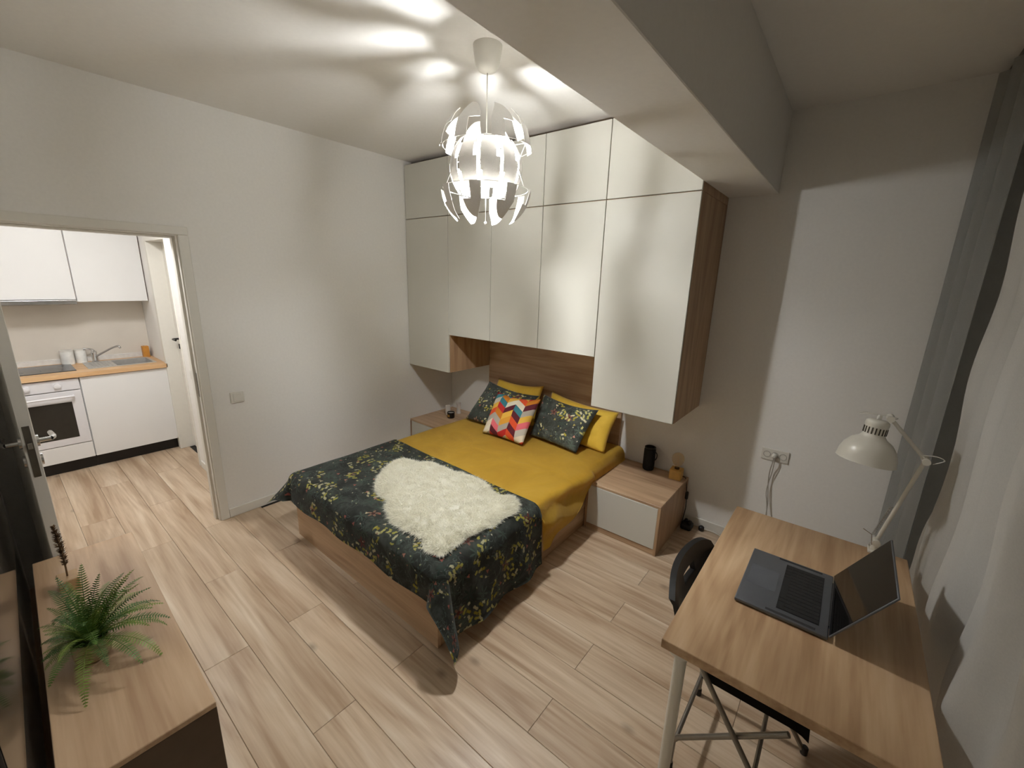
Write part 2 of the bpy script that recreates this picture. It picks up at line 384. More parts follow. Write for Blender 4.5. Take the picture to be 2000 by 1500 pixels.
# ------------------------------------------------------------------ wardrobe wall above the bed
XC = [0.004, .581, 1.0828, 1.5727, 2.0643, 2.6487]
CD, ZS, Z1, Z2, ZT = .584, 2.3292, .9531, 1.307, 2.793
names = ['leftmost, against the side wall', 'second from the left', 'middle one behind the pendant lamp', 'fourth from the left', 'rightmost, under the beam']
for i in range(5):
    x0, x1 = XC[i]+.0008, XC[i+1]-.0008
    zb = Z1 if i in (0, 4) else Z2
    for (za, zc, kind) in ((ZS+.001, ZT, 't'), (zb, ZS-.001, 'l')):
        lab = ('small cream top cabinet of the wardrobe wall, ' if kind == 't' else ('tall cream hanging wardrobe cabinet, ' if i in (0, 4) else 'cream overbed wardrobe cabinet, ')) + names[i]
        t = thing('wardrobe_cabinet', lab, 'cabinet', ((x0+x1)/2, 0, za), 0, 'cabinets of the wardrobe wall')
        hw = (x1-x0)/2; h = zc-za
        bm = bmesh.new()
        bx(bm, (-hw, -CD+.02, 0), (-hw+.018, -.004, h)); bx(bm, (hw-.018, -CD+.02, 0), (hw, -.004, h))
        bx(bm, (-hw+.018, -CD+.02, 0), (hw-.018, -.004, .018)); bx(bm, (-hw+.018, -CD+.02, h-.018), (hw-.018, -.004, h)); bx(bm, (-hw+.018, -.014, .018), (hw-.018, -.004, h-.018))
        fin('body', bm, OAKZ, t)
        gap = .0022
        box('cabinet_door', (-hw+gap, -CD, gap), (hw-gap, -CD+.0185, h-gap), CABW, t, bev=.0012)

# ------------------------------------------------------------------ nightstands
def nightstand(x0, x1, label):
    t = thing('nightstand', label, 'nightstand', (x0, 0, 0), 0, 'nightstands beside the bed'); W = x1-x0; D = .598; h = .3747
    bm = bmesh.new()
    bx(bm, (0, -D, 0), (.018, -.003, h-.018)); bx(bm, (W-.018, -D, 0), (W, -.003, h-.018)); bx(bm, (.018, -D+.02, .045), (W-.018, -.003, .063)); bx(bm, (.018, -.02, .06), (W-.018, -.003, h-.018))
    fin('body', bm, OAKZ, t)
    box('plinth', (.018, -D+.004, 0), (W-.018, -D+.02, .043), OAKX, t)
    box('top', (0, -D, h-.018), (W, -.003, h), OAKX, t)
    box('drawer_front', (.0185 if x0 > 1 else .02, -D-.001, .046), (W-.0185, -D+.0185, h-.0205), CABW, t)
    return t
nightstand(.004, .575, 'oak nightstand in the corner, partly hidden by the bed')
nightstand(2.0923, 2.6487, 'oak nightstand with white drawer front near the desk')

# ------------------------------------------------------------------ bed
BX0, BX1, BY = .60, 2.085, -2.055
bed = thing('bed', 'double bed with oak panel frame and tall oak headboard', 'bed', ((BX0+BX1)/2, -1.05, 0))
def inb(o):
    o.parent = bed; o.location = o.location - Vector(bed.location); return o
inb(box('headboard', (.583, -.024, .25), (2.0635, -.004, 1.30), OAKX))
inb(box('foot_panel', (BX0, BY, 0), (BX1, BY+.02, .33), OAKX))
inb(box('side_panel', (BX1-.02, BY+.02, 0), (BX1, -.03, .33), OAKY)); inb(box('side_panel', (BX0, BY+.02, 0), (BX0+.02, -.03, .33), OAKY))
inb(box('slat_base', (BX0+.02, BY+.02, .2), (BX1-.02, -.03, .22), plain('pale_slat_wood', (190, 165, 130), .6)))
box_m = box('mattress', (BX0+.025, BY+.03, .221), (BX1-.025, -.035, .465), plain('mattress_ticking', (220, 214, 204), .9), bev=.03, seg=3)
tag(box_m, 'thick mattress hidden under the yellow sheet', 'mattress')
MX0, MX1, MY0, MY1, MZ = .615, 2.125, -2.095, -.04, .487
def drape(X, Y, zt, xl, xr, yf, out, rad=.05, flareL=0, flareC=0):
    """cloth laid over the bed: flattened coords to 3D"""
    sx = -1 if X < xl else 1
    dx = max(0, xl-X, X-xr); dy = max(0, yf-Y)
    x = min(max(X, xl), xr); y = max(Y, yf)
    r = math.hypot(dx, dy)
    if r == 0: return Vector((x, y, zt))
    ca, sa = dx/r, dy/r
    q = rad*math.pi/2
    if r < q: a = r/rad; hor = rad*math.sin(a); dz = rad*(1-math.cos(a))
    else: hor = rad; dz = rad + (r-q)
    dz *= 1-.13*math.sqrt(max(0, 2*ca*sa))*flareC/.42
    e = max(0, r-q)
    fl_ = out*e + (flareL*e if sx < 0 else 0)
    diag = math.sqrt(max(0, 2*ca*sa))
    hor += fl_ + flareC*diag*e
    return Vector((x + sx*ca*hor - sx*ca*rad*0, y - sa*hor, zt - dz*math.sqrt(max(.2, 1-(out+flareC*diag*.5)**2))))
def sheet_f(u, v):
    hemr = lambda Y: .12 if Y > -.62 else .12 + .20*min(1, (-.62-Y)/.55)*(1-.6*min(1, max(0, (-1.30-Y)/.12)))
    Y = -1.95 + v*(1.95-.045); hr = hemr(Y)
    if u < .12: X = MX0 - .13*(1-u/.12)
    elif u < .72: X = MX0 + (MX1-.05-MX0)*(u-.12)/.6
    else: X = MX1-.05 + (hr+.05)*(u-.72)/.28
    p = drape(X, Y, MZ, MX0+.04, MX1-.05, -5, .04, .055)
    n = noise.noise(Vector((X*2.3, Y*2.3, 1)))*.007 + noise.noise(Vector((X*6, Y*5, 3)))*.003
    p.z += n
    if X > MX1-.05:
        e = X-(MX1-.05)
        p.x += (.5+.5*math.sin((e*26 - (Y+.6)*5)))*.036*min(1, e/.08)*(1-min(1, max(0, (-1.16-Y)/.12)) if Y < -.6 else .25)
        if -1.25 < Y < -.6: p.x += .012*noise.noise(Vector((Y*6, e*8, 2)))
        else: p.z = max(p.z, .378)
    return p
sh = grid('bed_sheet', 90, 90, sheet_f, MUST, thick=.003)
tag(sh, 'mustard yellow cotton sheet covering the mattress', 'bed sheet')
def throw_f(u, v):
    X = .44 + u*(2.53-.44); Y = -2.27 + v*(2.27-1.235)
    if X > 2.1: Y += (X-2.1)*.05
    Y2 = Y - (1-u)*0.0 + .05*u*0
    xe = Y2 - .075*u*(v)            # the top edge runs a little skew
    p = drape(X, xe, MZ+.010, MX0+.045, MX1-.030, MY0+.05, .05, .065, flareL=.26, flareC=.42)
    e = max(0, MZ-.05-p.z)
    p.z += noise.noise(Vector((X*2.6, Y*2.6, 5)))*.006 + noise.noise(Vector((X*7, Y*7, 8)))*.0025 + .004
    if e > 0:
        if X > MX1-.03 and xe > MY0+.05: p.x += .05*e*math.sin(Y*17+.6) + .05*e + .012*noise.noise(Vector((Y*7, e*3, 0)))
        elif xe < MY0+.05 and X < MX1-.03: p.y += .06*e*math.sin(X*13) - .03*e
    p.z = max(p.z, .012)
    return p
th = grid('throw_blanket', 120, 70, throw_f, FLORAL, thick=.004, uvf=lambda u, v: (u*2.11, v*1.01))
tag(th, 'dark green floral throw draped over the foot of the bed', 'blanket')

# pillows
def pillow(name, bl, br, tl, tr, th_, mat, label, category, seed, group=None, sag=.02, uv01=False, pipe=None, n=26):
    bl, br, tl, tr = map(Vector, (bl, br, tl, tr)); c = (bl+br+tl+tr)/4
    X = ((br-bl)+(tr-tl))/2; Yv = ((tl-bl)+(tr-br))/2; nn = X.cross(Yv).normalized()
    W, Hh = X.length, Yv.length
    bm = bmesh.new(); L = bm.loops.layers.uv.new('UVMap'); sides = []
    for s in (1, -1):
        V = []
        for i in range(n+1):
            rowv = []
            for j in range(n+1):
                u, v = 2*i/n-1, 2*j/n-1
                a = max(0, 1-abs(u)**2.6); b = max(0, 1-abs(v)**2.6)
                t = (a*b)**.55*th_/2
                pu = u*(1-.055*(1-v*v)*abs(u)**6); pv = v*(1-.055*(1-u*u)*abs(v)**6)
                P = bl*(1-pu)*(1-pv)/4 + br*(1+pu)*(1-pv)/4 + tl*(1-pu)*(1+pv)/4 + tr*(1+pu)*(1+pv)/4
                wr = noise.noise(Vector((u*2.2+seed, v*2.2, s)))*.012 + noise.noise(Vector((u*6+seed, v*6, s*3)))*.004
                P = P + nn*(s*t + wr*(a*b)**.4)
                P.z -= sag*(1-u*u)*max(0, v)
                rowv.append(bm.verts.new(P))
            V.append(rowv)
        sides.append(V)
        for i in range(n):
            for j in range(n):
                q = ((i, j), (i+1, j), (i+1, j+1), (i, j+1))
                f = bm.faces.new([V[a][b] for a, b in (q if s > 0 else q[::-1])])
                for lp, (a, b) in zip(f.loops, (q if s > 0 else q[::-1])):
                    lp[L].uv = (a/n, b/n) if uv01 else (a/n*W + seed*.37, b/n*Hh + seed*.21 + (s < 0)*.5)
    bmesh.ops.remove_doubles(bm, verts=bm.verts, dist=.0004)
    o = fin(name, bm, mat, smooth=True); tag(o, label, category, group)
    return o
ZQ = .497
pillow('pillow', (.70, -.20, ZQ), (1.30, -.20, ZQ), (.76, -.075, .85), (1.31, -.075, .87), .13, MUST, 'mustard yellow pillow against the headboard, behind the left floral pillow', 'pillow', 1.3, 'pillows on the bed')
pillow('pillow', (1.42, -.27, ZQ), (2.07, -.30, ZQ), (1.40, -.08, .84), (2.075, -.09, .79), .14, MUST, 'mustard yellow pillow with loose corner beside the right nightstand', 'pillow', 4.1, 'pillows on the bed')
pillow('pillow', (.69, -.47, ZQ+.01), (1.24, -.50, ZQ+.01), (.75, -.20, .84), (1.345, -.19, .805), .13, FLORAL, 'dark floral pillow on the left, behind the chevron cushion', 'pillow', 2.2, 'pillows on the bed')
pillow('pillow', (1.40, -.40, ZQ+.01), (1.915, -.475, ZQ+.01), (1.40, -.20, .835), (1.955, -.225, .815), .13, FLORAL, 'dark floral pillow on the right, leaning on a yellow pillow', 'pillow', 5.6, 'pillows on the bed')
pillow('cushion', (1.06, -.635, ZQ+.01), (1.50, -.625, ZQ+.005), (1.02, -.385, .82), (1.485, -.37, .84), .12, CHEV, 'small cushion with multicoloured chevron print', 'cushion', 3.3, None, uv01=True)

# sheepskin
SK = [(1.246, -1.849), (1.086, -1.696), (1.009, -1.538), (1.045, -1.43), (1.184, -1.4), (1.251, -1.338), (1.426, -1.351), (1.525, -1.325), (1.628, -1.306), (1.775, -1.341), (1.883, -1.389), (1.962, -1.335), (2.056, -1.377), (2.11, -1.461), (2.107, -1.559), (2.104, -1.664), (2.091, -1.771), (2.083, -1.838), (2.081, -1.926), (2.093, -2.012), (2.042, -2.042), (1.964, -2.04), (1.883, -1.997), (1.815, -2.003), (1.715, -2.009), (1.617, -1.995), (1.513, -1.943), (1.42, -1.867), (1.359, -1.88)]
SK = [Vector((a, b, 0)) for a, b in SK]; SKC = sum(SK, Vector())/len(SK)
SKs = cat(SK + [SK[0]], 4)[:-1]
def inside(px, py):
    c = False; j = len(SKs)-1
    for i in range(len(SKs)):
        a, b = SKs[i], SKs[j]
        if (a.y > py) != (b.y > py) and px < (b.x-a.x)*(py-a.y)/(b.y-a.y)+a.x: c = not c
        j = i
    return c
def edge_d(px, py): return min(math.hypot(px-a.x, py-a.y) for a in SKs)
skz = lambda x, y: MZ + .018 + .012*noise.noise(Vector((x*5, y*5, 2)))
def soft(x, y):     # follow the rounded mattress edge
    d = max(0, x-(MX1-.045)); return -d*d*6
skin = thing('sheepskin', 'fluffy cream sheepskin lying on the floral throw', 'sheepskin', (SKC.x, SKC.y, MZ))
FUR = cloth_mat('cream_wool', (255, 252, 238), .35, 0)
def lump(x, y, ed):
    return .012 + .030*min(1, ed/.075)**.6 + .012*noise.noise(Vector((x*8, y*8, 2)))*min(1, ed/.05) + .006*noise.noise(Vector((x*21, y*21, 5)))*min(1, ed/.04)
bm = bmesh.new(); ctr = bm.verts.new((0, 0, lump(SKC.x, SKC.y, .3))); NR = 22; prev = None
for r_ in range(1, NR+1):
    f_ = .95*r_/NR; ringv = []
    for p in SKs:
        x, y = SKC.x+(p.x-SKC.x)*f_, SKC.y+(p.y-SKC.y)*f_
        ringv.append(bm.verts.new((x-SKC.x, y-SKC.y, (lump(x, y, edge_d(x, y)) if r_ < NR else .008) + soft(x, y))))
    n_ = len(ringv)
    for k in range(n_):
        if prev is None: bm.faces.new((ctr, ringv[k], ringv[(k+1) % n_]))
        else: bm.faces.new((prev[k], ringv[k], ringv[(k+1) % n_], prev[(k+1) % n_]))
    prev = ringv
low = [bm.verts.new((v.co.x, v.co.y, v.co.z-.006)) for v in prev]
for k in range(n_): bm.faces.new((prev[k], low[k], low[(k+1) % n_], prev[(k+1) % n_]))
fin('hide', bm, FUR, skin, smooth=True)
vs, fs = [], []; cnt = 0; rr = random.Random(3)
while cnt < 62000:
    x, y = rr.uniform(1.0, 2.12), rr.uniform(-2.05, -1.3)
    if not inside(x, y): continue
    ed = edge_d(x, y); near = max(0, 1-ed/.07)
    if near < .05 and rr.random() < .35: continue
    sx, sy = SKC.x+(x-SKC.x)*.95, SKC.y+(y-SKC.y)*.95
    base = Vector((sx-SKC.x, sy-SKC.y, lump(sx, sy, edge_d(sx, sy))+soft(sx, sy)-.004))
    tuft = Vector((noise.noise(Vector((x*15, y*15, 1))), noise.noise(Vector((x*15, y*15, 7))), 0))
    outw = Vector((x-SKC.x, y-SKC.y, 0)).normalized()*near*1.3
    d = (tuft*1.5 + outw + Vector((rr.gauss(0, .3), rr.gauss(0, .3), .42))).normalized()
    Ln = rr.uniform(.014, .026) + near*rr.uniform(.008, .03)
    side = d.cross(Vector((rr.gauss(0, 1), rr.gauss(0, 1), rr.gauss(0, 1)))).normalized()*rr.uniform(.0007, .0013)
    curl = Vector((rr.gauss(0, .3), rr.gauss(0, .3), -.3))*Ln*.5
    m_ = base + d*Ln*.55; t_ = base + d*Ln + curl
    k = len(vs); vs += [base-side, base+side, m_+side*.9, m_-side*.9, t_]
    fs += [(k, k+1, k+2, k+3), (k+3, k+2, k+4)]; cnt += 1
me = bpy.data.meshes.new('fur'); me.from_pydata([tuple(v) for v in vs], [], fs); o = link('fur', me, FUR, skin); o['kind'] = 'stuff'

# ------------------------------------------------------------------ pendant lamp
PL_ = Vector((1.935, -1.581, 0)); GZ = 2.325
lamp = thing('pendant_lamp', 'white globe pendant lamp with open stepped petals', 'lamp', (PL_.x, PL_.y, H))
lz = lambda z: z-H
PET0 = cloth_mat('white_cap_plastic', (240, 237, 230), .01, 0, .4)
lathe('canopy', [(0, 0), (.066, 0), (.066, -.004), (.063, -.03), (.055, -.075), (.04, -.098), (.012, -.108), (0, -.108)], WHITEPL, lamp)
tube('cord', [(0, 0, -.107), (0, 0, lz(GZ)+.117)], .0028, WHITEPL, lamp)
lathe('bulb_socket', [(0, lz(GZ)+.118), (.023, lz(GZ)+.118), (.023, lz(GZ)+.005), (0, lz(GZ)+.005)], WHITEPL, lamp, 20)
lathe('top_plate', [(.022, .112), (.106, .118), (.107, .120), (.022, .116)], PET0, lamp, 32, loc=(0, 0, lz(GZ)))
bulbm = emit('bulb_glow', (.96, .98, .985, 1), BULB_STRENGTH)
lathe('bulb', [(0, .046), (.018, .045), (.03, .036), (.048, .016), (.057, -.010), (.052, -.038), (.032, -.058), (0, -.066)], bulbm, lamp, 14, loc=(0, 0, lz(GZ)-.016))
PET = cloth_mat('white_petal_plastic', (244, 241, 236), .004, 0, .35)
def petal_mesh(name, rad, cz, cells, n_lat=14):
    """cells: list of (lat0, lat1, fL(t), fR(t)) in degrees; curved stepped blade"""
    bm = bmesh.new()
    for la0, la1, fL, fR in cells:
        rows = []
        for i in range(n_lat+1):
            t = i/n_lat; la = R(la0+(la1-la0)*t); l0, l1 = fL(t), fR(t)
            rows.append([bm.verts.new((rad*math.cos(la)*math.cos(R(l0+(l1-l0)*k/4)), rad*math.cos(la)*math.sin(R(l0+(l1-l0)*k/4)), rad*math.sin(la)+cz)) for k in range(5)])
        for A, B in zip(rows, rows[1:]):
            for k in range(4):
                try: bm.faces.new((A[k], A[k+1], B[k+1], B[k]))
                except Exception: pass
    bmesh.ops.remove_doubles(bm, verts=bm.verts, dist=.0006)
    bmesh.ops.dissolve_degenerate(bm, edges=bm.edges[:], dist=.0003)
    bmesh.ops.recalc_face_normals(bm, faces=bm.faces)
    bmesh.ops.solidify(bm, geom=bm.faces[:], thickness=.0022)
    bmesh.ops.recalc_face_normals(bm, faces=bm.faces)
    me = bpy.data.meshes.new(name); bm.to_mesh(me); bm.free(); me.materials.append(PET)
    for p in me.polygons: p.use_smooth = True
    me.set_sharp_from_angle(angle=R(40)); return me
tp = lambda t: math.sqrt(max(0, 1-t**2.2))
upm = petal_mesh('petal', .220, .062, [(6, 27, lambda t: -15, lambda t: 1), (27, 55, lambda t: -15+9*t, lambda t: -4+20*tp(t))])
lom = petal_mesh('petal', .220, -.070, [(-6, -25, lambda t: -1, lambda t: 13), (-25, -49, lambda t: 4-16*tp(t), lambda t: 13-8*t)])
mim = petal_mesh('inner_petal', .172, 0, [(-38, -14, lambda t: -13, lambda t: 15), (-14, 6, lambda t: -16, lambda t: 15), (6, 26, lambda t: -16, lambda t: 9), (26, 43, lambda t: -15+3*t, lambda t: 14-4*t)])
mim.materials.clear(); mim.materials.append(cloth_mat('inner_petal_plastic', (244, 241, 236), .008, 0, .35))
NP = 8
for k in range(NP):
    a = 2*math.pi*k/NP
    link('upper_petal', upm, PET, lamp, (0, 0, lz(GZ)), (0, 0, a+.32))
    link('lower_petal', lom, PET, lamp, (0, 0, lz(GZ)), (0, 0, a+.42))
for k in range(10): link('inner_petal', mim, PET, lamp, (0, 0, lz(GZ)), (0, 0, 2*math.pi*k/10-.08))
bm = bmesh.new()
for z, r_ in ((.09, .205), (-.09, .205), (.0, .166)):
    tb(bm, [(r_*math.cos(2*math.pi*k/36), r_*math.sin(2*math.pi*k/36), z) for k in range(36)], .0016, 6, closed=True)
for k in range(3):
    a = 2*math.pi*k/3+.2; tb(bm, [(.02*math.cos(a), .02*math.sin(a), .075), (.10*math.cos(a), .10*math.sin(a), .09), (.205*math.cos(a), .205*math.sin(a), .09)], .0018, 6)
    tb(bm, [(.205*math.cos(a), .205*math.sin(a), .09), (.168*math.cos(a), .168*math.sin(a), 0), (.205*math.cos(a), .205*math.sin(a), -.09)], .0018, 6)
fin('petal_frame', bm, PET, lamp, smooth=True, loc=(0, 0, lz(GZ)))
bm = bmesh.new(); tb(bm, [(0, 0, -.05), (0, 0, -.235)], .0012, 6); lt(bm, [(0, -.234), (.006, -.238), (.007, -.244), (.004, -.25), (0, -.251)], 12)
fin('pull_cord', bm, PET, lamp, smooth=True, loc=(0, 0, lz(GZ)))

# ------------------------------------------------------------------ desk, chair, laptop, desk lamp
desk = thing('desk', 'oak topped desk on round white legs by the curtain', 'desk', (3.4515, -1.5236, 0))
DX, DYY = .3178, .5282
box('desktop', (-DX, -DYY, .718), (DX, DYY, .75), OAKY, desk, bev=.003, seg=2)
for sx in (-1, 1):
    for sy in (-1, 1):
        bm = bmesh.new(); c = Matrix.Translation((sx*(DX-.052), sy*(DYY-.052), 0))
        lt(bm, [(0, 0), (.017, 0), (.0185, .004), (.0185, .70), (.045, .702), (.045, .7178), (0, .7178)], 20, c)
        fin('leg', bm, WHITEMETAL, desk, smooth=True, angle=40)
ch = thing('folding_chair', 'black folding chair with steel tube legs under the desk', 'chair', (3.33, -1.64, 0))
CT = plain('satin_steel_tube', (150, 146, 138), .35, .85)
yA, yB = -.21, .21
for s in (yA, yB):
    tube('front_leg', [(-.19, s, .70), (-.09, s, .51), (.24, s, .012)], .0095, CT, ch)
    tube('rear_leg', [(.165, s*.93, .452), (-.145, s*.93, .165), (-.158, s*.93, .14), (-.16, s*.93, .012)], .0095, CT, ch)
    for x, q in ((.243, s), (-.16, s*.93)):
        o = lathe('rubber_foot', [(0, 0), (.013, 0), (.013, .03), (.0105, .034), (0, .034)], BLACK, ch, 14, loc=(x, q, 0))
tube('crossbar', [(-.152, yA*.93, .15), (-.152, yB*.93, .15)], .0085, CT, ch)
tube('crossbar', [(.10, yA, .222), (.10, yB, .222)], .0075, CT, ch)
def seat_f(u, v):
    x = -.10 + u*.315; y = (v*2-1)*.195
    return Vector((x, y, .478 - .012*math.sin(math.pi*u)*math.cos((v-.5)*math.pi) - .018*max(0, (u-.85)/.15)**2))
grid('seat', 16, 14, seat_f, BLACK, ch, thick=-.03, angle=50)
bm = bmesh.new(); n_ = 28; cols_ = []
for (za, zc, v0, v1) in ((.735, .79, 0, 1), (.695, .735, 0, .40), (.695, .735, .66, 1), (.655, .695, 0, 1)):
    rows = []
    for i in range(n_+1):
        v = v0+(v1-v0)*i/n_; y = (v*2-1)*.232; x = -.205 - .045*(1-(2*v-1)**2)
        e = .035*(abs(2*v-1)**5)
        rows.append([bm.verts.new((x+dx_ - (zz-.72)*.3, y, zz - (e if zz > .77 else -e if zz < .67 else 0))) for dx_, zz in ((-.011, za), (.011, za), (.011, zc), (-.011, zc))])
    for A, B in zip(rows, rows[1:]):
        for k in range(4): bm.faces.new((A[k], A[(k+1) % 4], B[(k+1) % 4], B[k]))
    bm.faces.new(rows[0]); bm.faces.new(rows[-1])
fin('backrest', bm, BLACK, ch, smooth=True, angle=50)

LG = plain('space_grey_aluminium', (104, 106, 110), .45, .6, var=.03)
lp = thing('laptop', 'dark grey open laptop on the desk', 'laptop', (3.402, -1.541, .7502))
box('base', (-.132, -.184, .003), (.134, .184, .0165), LG, lp, bev=.004, seg=3, smooth=True, angle=35)
kb = box('keyboard', (-.012, -.146, .0162), (.108, .146, .0170), BLACK, lp, bev=.0003)
KEY = plain('black_keycap', (24, 24, 25), .55, var=.1)
bm = bmesh.new()
for r in range(6):
    n_ = 14 if r else 7
    if r == 0:
        ys = [(-.143, -.103), (-.101, -.082), (-.08, .055), (.057, .076), (.078, .097), (.099, .118), (.12, .143)]
    else:
        ys = [(-.143+.286*k/14, -.143+.286*(k+1)/14-.002) for k in range(14)]
    for a, b in ys: bx(bm, (.107-.0198*(6-r)+.001, a, .017), (.107-.0198*(5-r)-.001, b, .0182), 0)
# row 0 is the space bar row, nearest the palm rest
fin('keycaps', bm, KEY, kb)['kind'] = 'stuff'
box('trackpad', (-.118, -.066, .0161), (-.026, .066, .0168), plain('trackpad_glass', (84, 86, 90), .4), lp, bev=.0004)
for s in (-1, 1): box('speaker_grille', (-.04, s*.171-.006, .0161), (.10, s*.171+.006, .0167), plain('speaker_mesh', (40, 40, 41), .7), lp, bev=.0003)
# small feet
for sx in (-.11, .11):
    for sy in (-.16, .16): lathe('rubber_foot', [(0, 0), (.009, 0), (.008, .0035), (0, .0035)], BLACK, lp, 12, loc=(sx, sy, 0))
lid = bpy.data.objects.new('lid', None)
bm = bmesh.new(); bx(bm, (0, -.184, -.003), (.248, .184, .003), .0025, 2)
an = math.atan2(.216, .126)
lido = fin('lid', bm, LG, lp, smooth=True, angle=35, loc=(.136, 0, .0165), rot=(0, -an, 0))
bpy.data.objects.remove(lid)
SCR = plain('screen_glass', (5, 4, 4), .06, var=.1)
box('screen', (.004, -.180, .0030), (.244, .180, .0038), SCR, lido, bev=.0003)
tube('hinge', [(.135, -.13, .0155), (.135, .13, .0155)], .0045, BLACK, lp)

# desk lamp (clamped to the far edge, folded shade over the desk)
dl = thing('desk_lamp', 'white metal spring arm desk lamp with round shade', 'lamp', (3.66, -1.012, .75))
bm = bmesh.new()
bx(bm, (-.02, -.03, .0), (.02, .033, .008), .002); bx(bm, (-.02, .022, -.085), (.02, .034, .008), .002); bx(bm, (-.02, -.02, -.085), (.02, .034, -.077), .002)
lt(bm, [(0, .008), (.013, .008), (.013, .03), (.009, .034), (0, .034)], 16)
lt(bm, [(0, 0), (.006, 0), (.006, .03), (.014, .032), (.014, .045), (0, .045)], 14, Matrix.Translation((0, -.005, -.077)) @ Matrix.Translation((0, 0, -.045)))
fin('clamp', bm, WHITEMETAL, dl, smooth=True, angle=35)
P0 = Vector((0, 0, .045)); P1 = Vector((.075, -.01, .44)); P2 = Vector((-.055, -.03, .585))
ax = Vector((0, 1, 0))
bm = bmesh.new(); tb(bm, [P0+Vector((0, 0, -.012)), P0, P1], .0075, 10); fin('lower_arm', bm, WHITEMETAL, dl, smooth=True, angle=50)
bm = bmesh.new()
for s in (-.013, .013): tb(bm, [P1+Vector((0, s, 0)), P2+Vector((0, s, 0))], .006, 8)
fin('upper_arm', bm, WHITEMETAL, dl, smooth=True, angle=50)
def spring(name, a, b, r=.005, turns=26):
    a, b = Vector(a), Vector(b); t = (b-a).normalized(); q = t.orthogonal().normalized(); s = t.cross(q); n_ = turns*8
    return tube(name, [a+(b-a)*i/n_+(q*math.cos(i*math.pi/4)+s*math.sin(i*math.pi/4))*r for i in range(n_+1)], .0011, CHROME, dl, 5)
spring('spring', P0+Vector((-.014, .012, .02)), P0+(P1-P0)*.42+Vector((-.012, .012, 0)))
tube('spring_hook', [P0+Vector((-.012, -.02, -.01)), P0+Vector((-.02, -.02, .035)), P0+Vector((-.05, -.02, .05))], .002, CHROME, dl, 6)
for c, w_ in ((P1, .03), (P2, .024), (P0, .02)):
    bm = bmesh.new(); lt(bm, [(0, -w_), (.013, -w_), (.013, w_), (0, w_)], 14, Matrix.Translation(c) @ Matrix.Rotation(R(90), 4, 'X')); fin('joint', bm, WHITEMETAL, dl, smooth=True, angle=35)
bm = bmesh.new(); lt(bm, [(0, 0), (.014, 0), (.014, .012), (0, .014)], 12, Matrix.Translation(P0+Vector((0, -.02, .005))) @ Matrix.Rotation(R(90), 4, 'X'))
fin('wing_knob', bm, WHITEMETAL, dl, smooth=True, angle=35)
# shade
SHC = Vector((-.088, -.035, .575))
shade_m = Matrix.Translation(SHC) @ Matrix.Rotation(R(4), 4, 'Y') @ Matrix.Rotation(R(-6), 4, 'X')
prof = [(.0, -.003), (.028, -.003), (.037, -.010), (.039, -.022), (.037, -.03), (.037, -.066), (.045, -.078), (.066, -.092), (.085, -.118), (.094, -.145), (.097, -.172), (.0985, -.176), (.0945, -.172), (.091, -.145), (.082, -.12), (.063, -.096), (.04, -.08), (0, -.078)]
bm = bmesh.new(); lt(bm, prof, 40, shade_m); shade = fin('shade', bm, WHITEMETAL, dl, smooth=True, angle=50)
bm = bmesh.new()
for k in range(20):
    a = 2*math.pi*k/20; bx(bm, (-.0022, -.0012, -.06), (.0022, .0012, -.034), 0, 1, shade_m @ Matrix.Rotation(a, 4, 'Z') @ Matrix.Translation((0, .0372, 0)))
fin('vent_slots', bm, plain('slot_shadow', (70, 62, 50), .8), shade)['kind'] = 'stuff'
bm = bmesh.new(); lt(bm, [(0, 0), (.008, 0), (.008, .016), (.005, .02), (0, .02)], 12, shade_m @ Matrix.Translation((0, 0, -.004))); fin('switch_knob', bm, WHITEPL, shade, smooth=True, angle=40)
bm = bmesh.new(); lt(bm, [(0, .0), (.017, -.004), (.026, -.03), (.03, -.05), (.022, -.072), (0, -.082)], 18, shade_m @ Matrix.Translation((0, 0, -.082))); fin('lamp_bulb', bm, plain('frosted_bulb', (225, 222, 214), .4), shade, smooth=True)
tube('cable', cat([SHC+Vector((0, 0, .012)), SHC+Vector((-.045, .0, .02)), SHC+Vector((-.065, .0, .008)), SHC+Vector((-.02, -.02, .022)), SHC+Vector((.05, -.01, .018)), P2+Vector((.01, .02, -.01))], 8), .0016, WHITEPL, dl, 6)
tube('cable', cat([P1+Vector((-.02, -.02, .02)), P1+Vector((.02, -.03, .03)), P1+Vector((.045, -.03, .02)), P1+Vector((.02, -.02, -.005))], 8), .0018, WHITEPL, dl, 6)
tube('cable', cat([P0+Vector((.005, .012, 0)), Vector((.0, .06, .02)), Vector((-.02, .075, -.05)), Vector((-.03, .08, -.3))], 6), .002, WHITEPL, dl, 6)

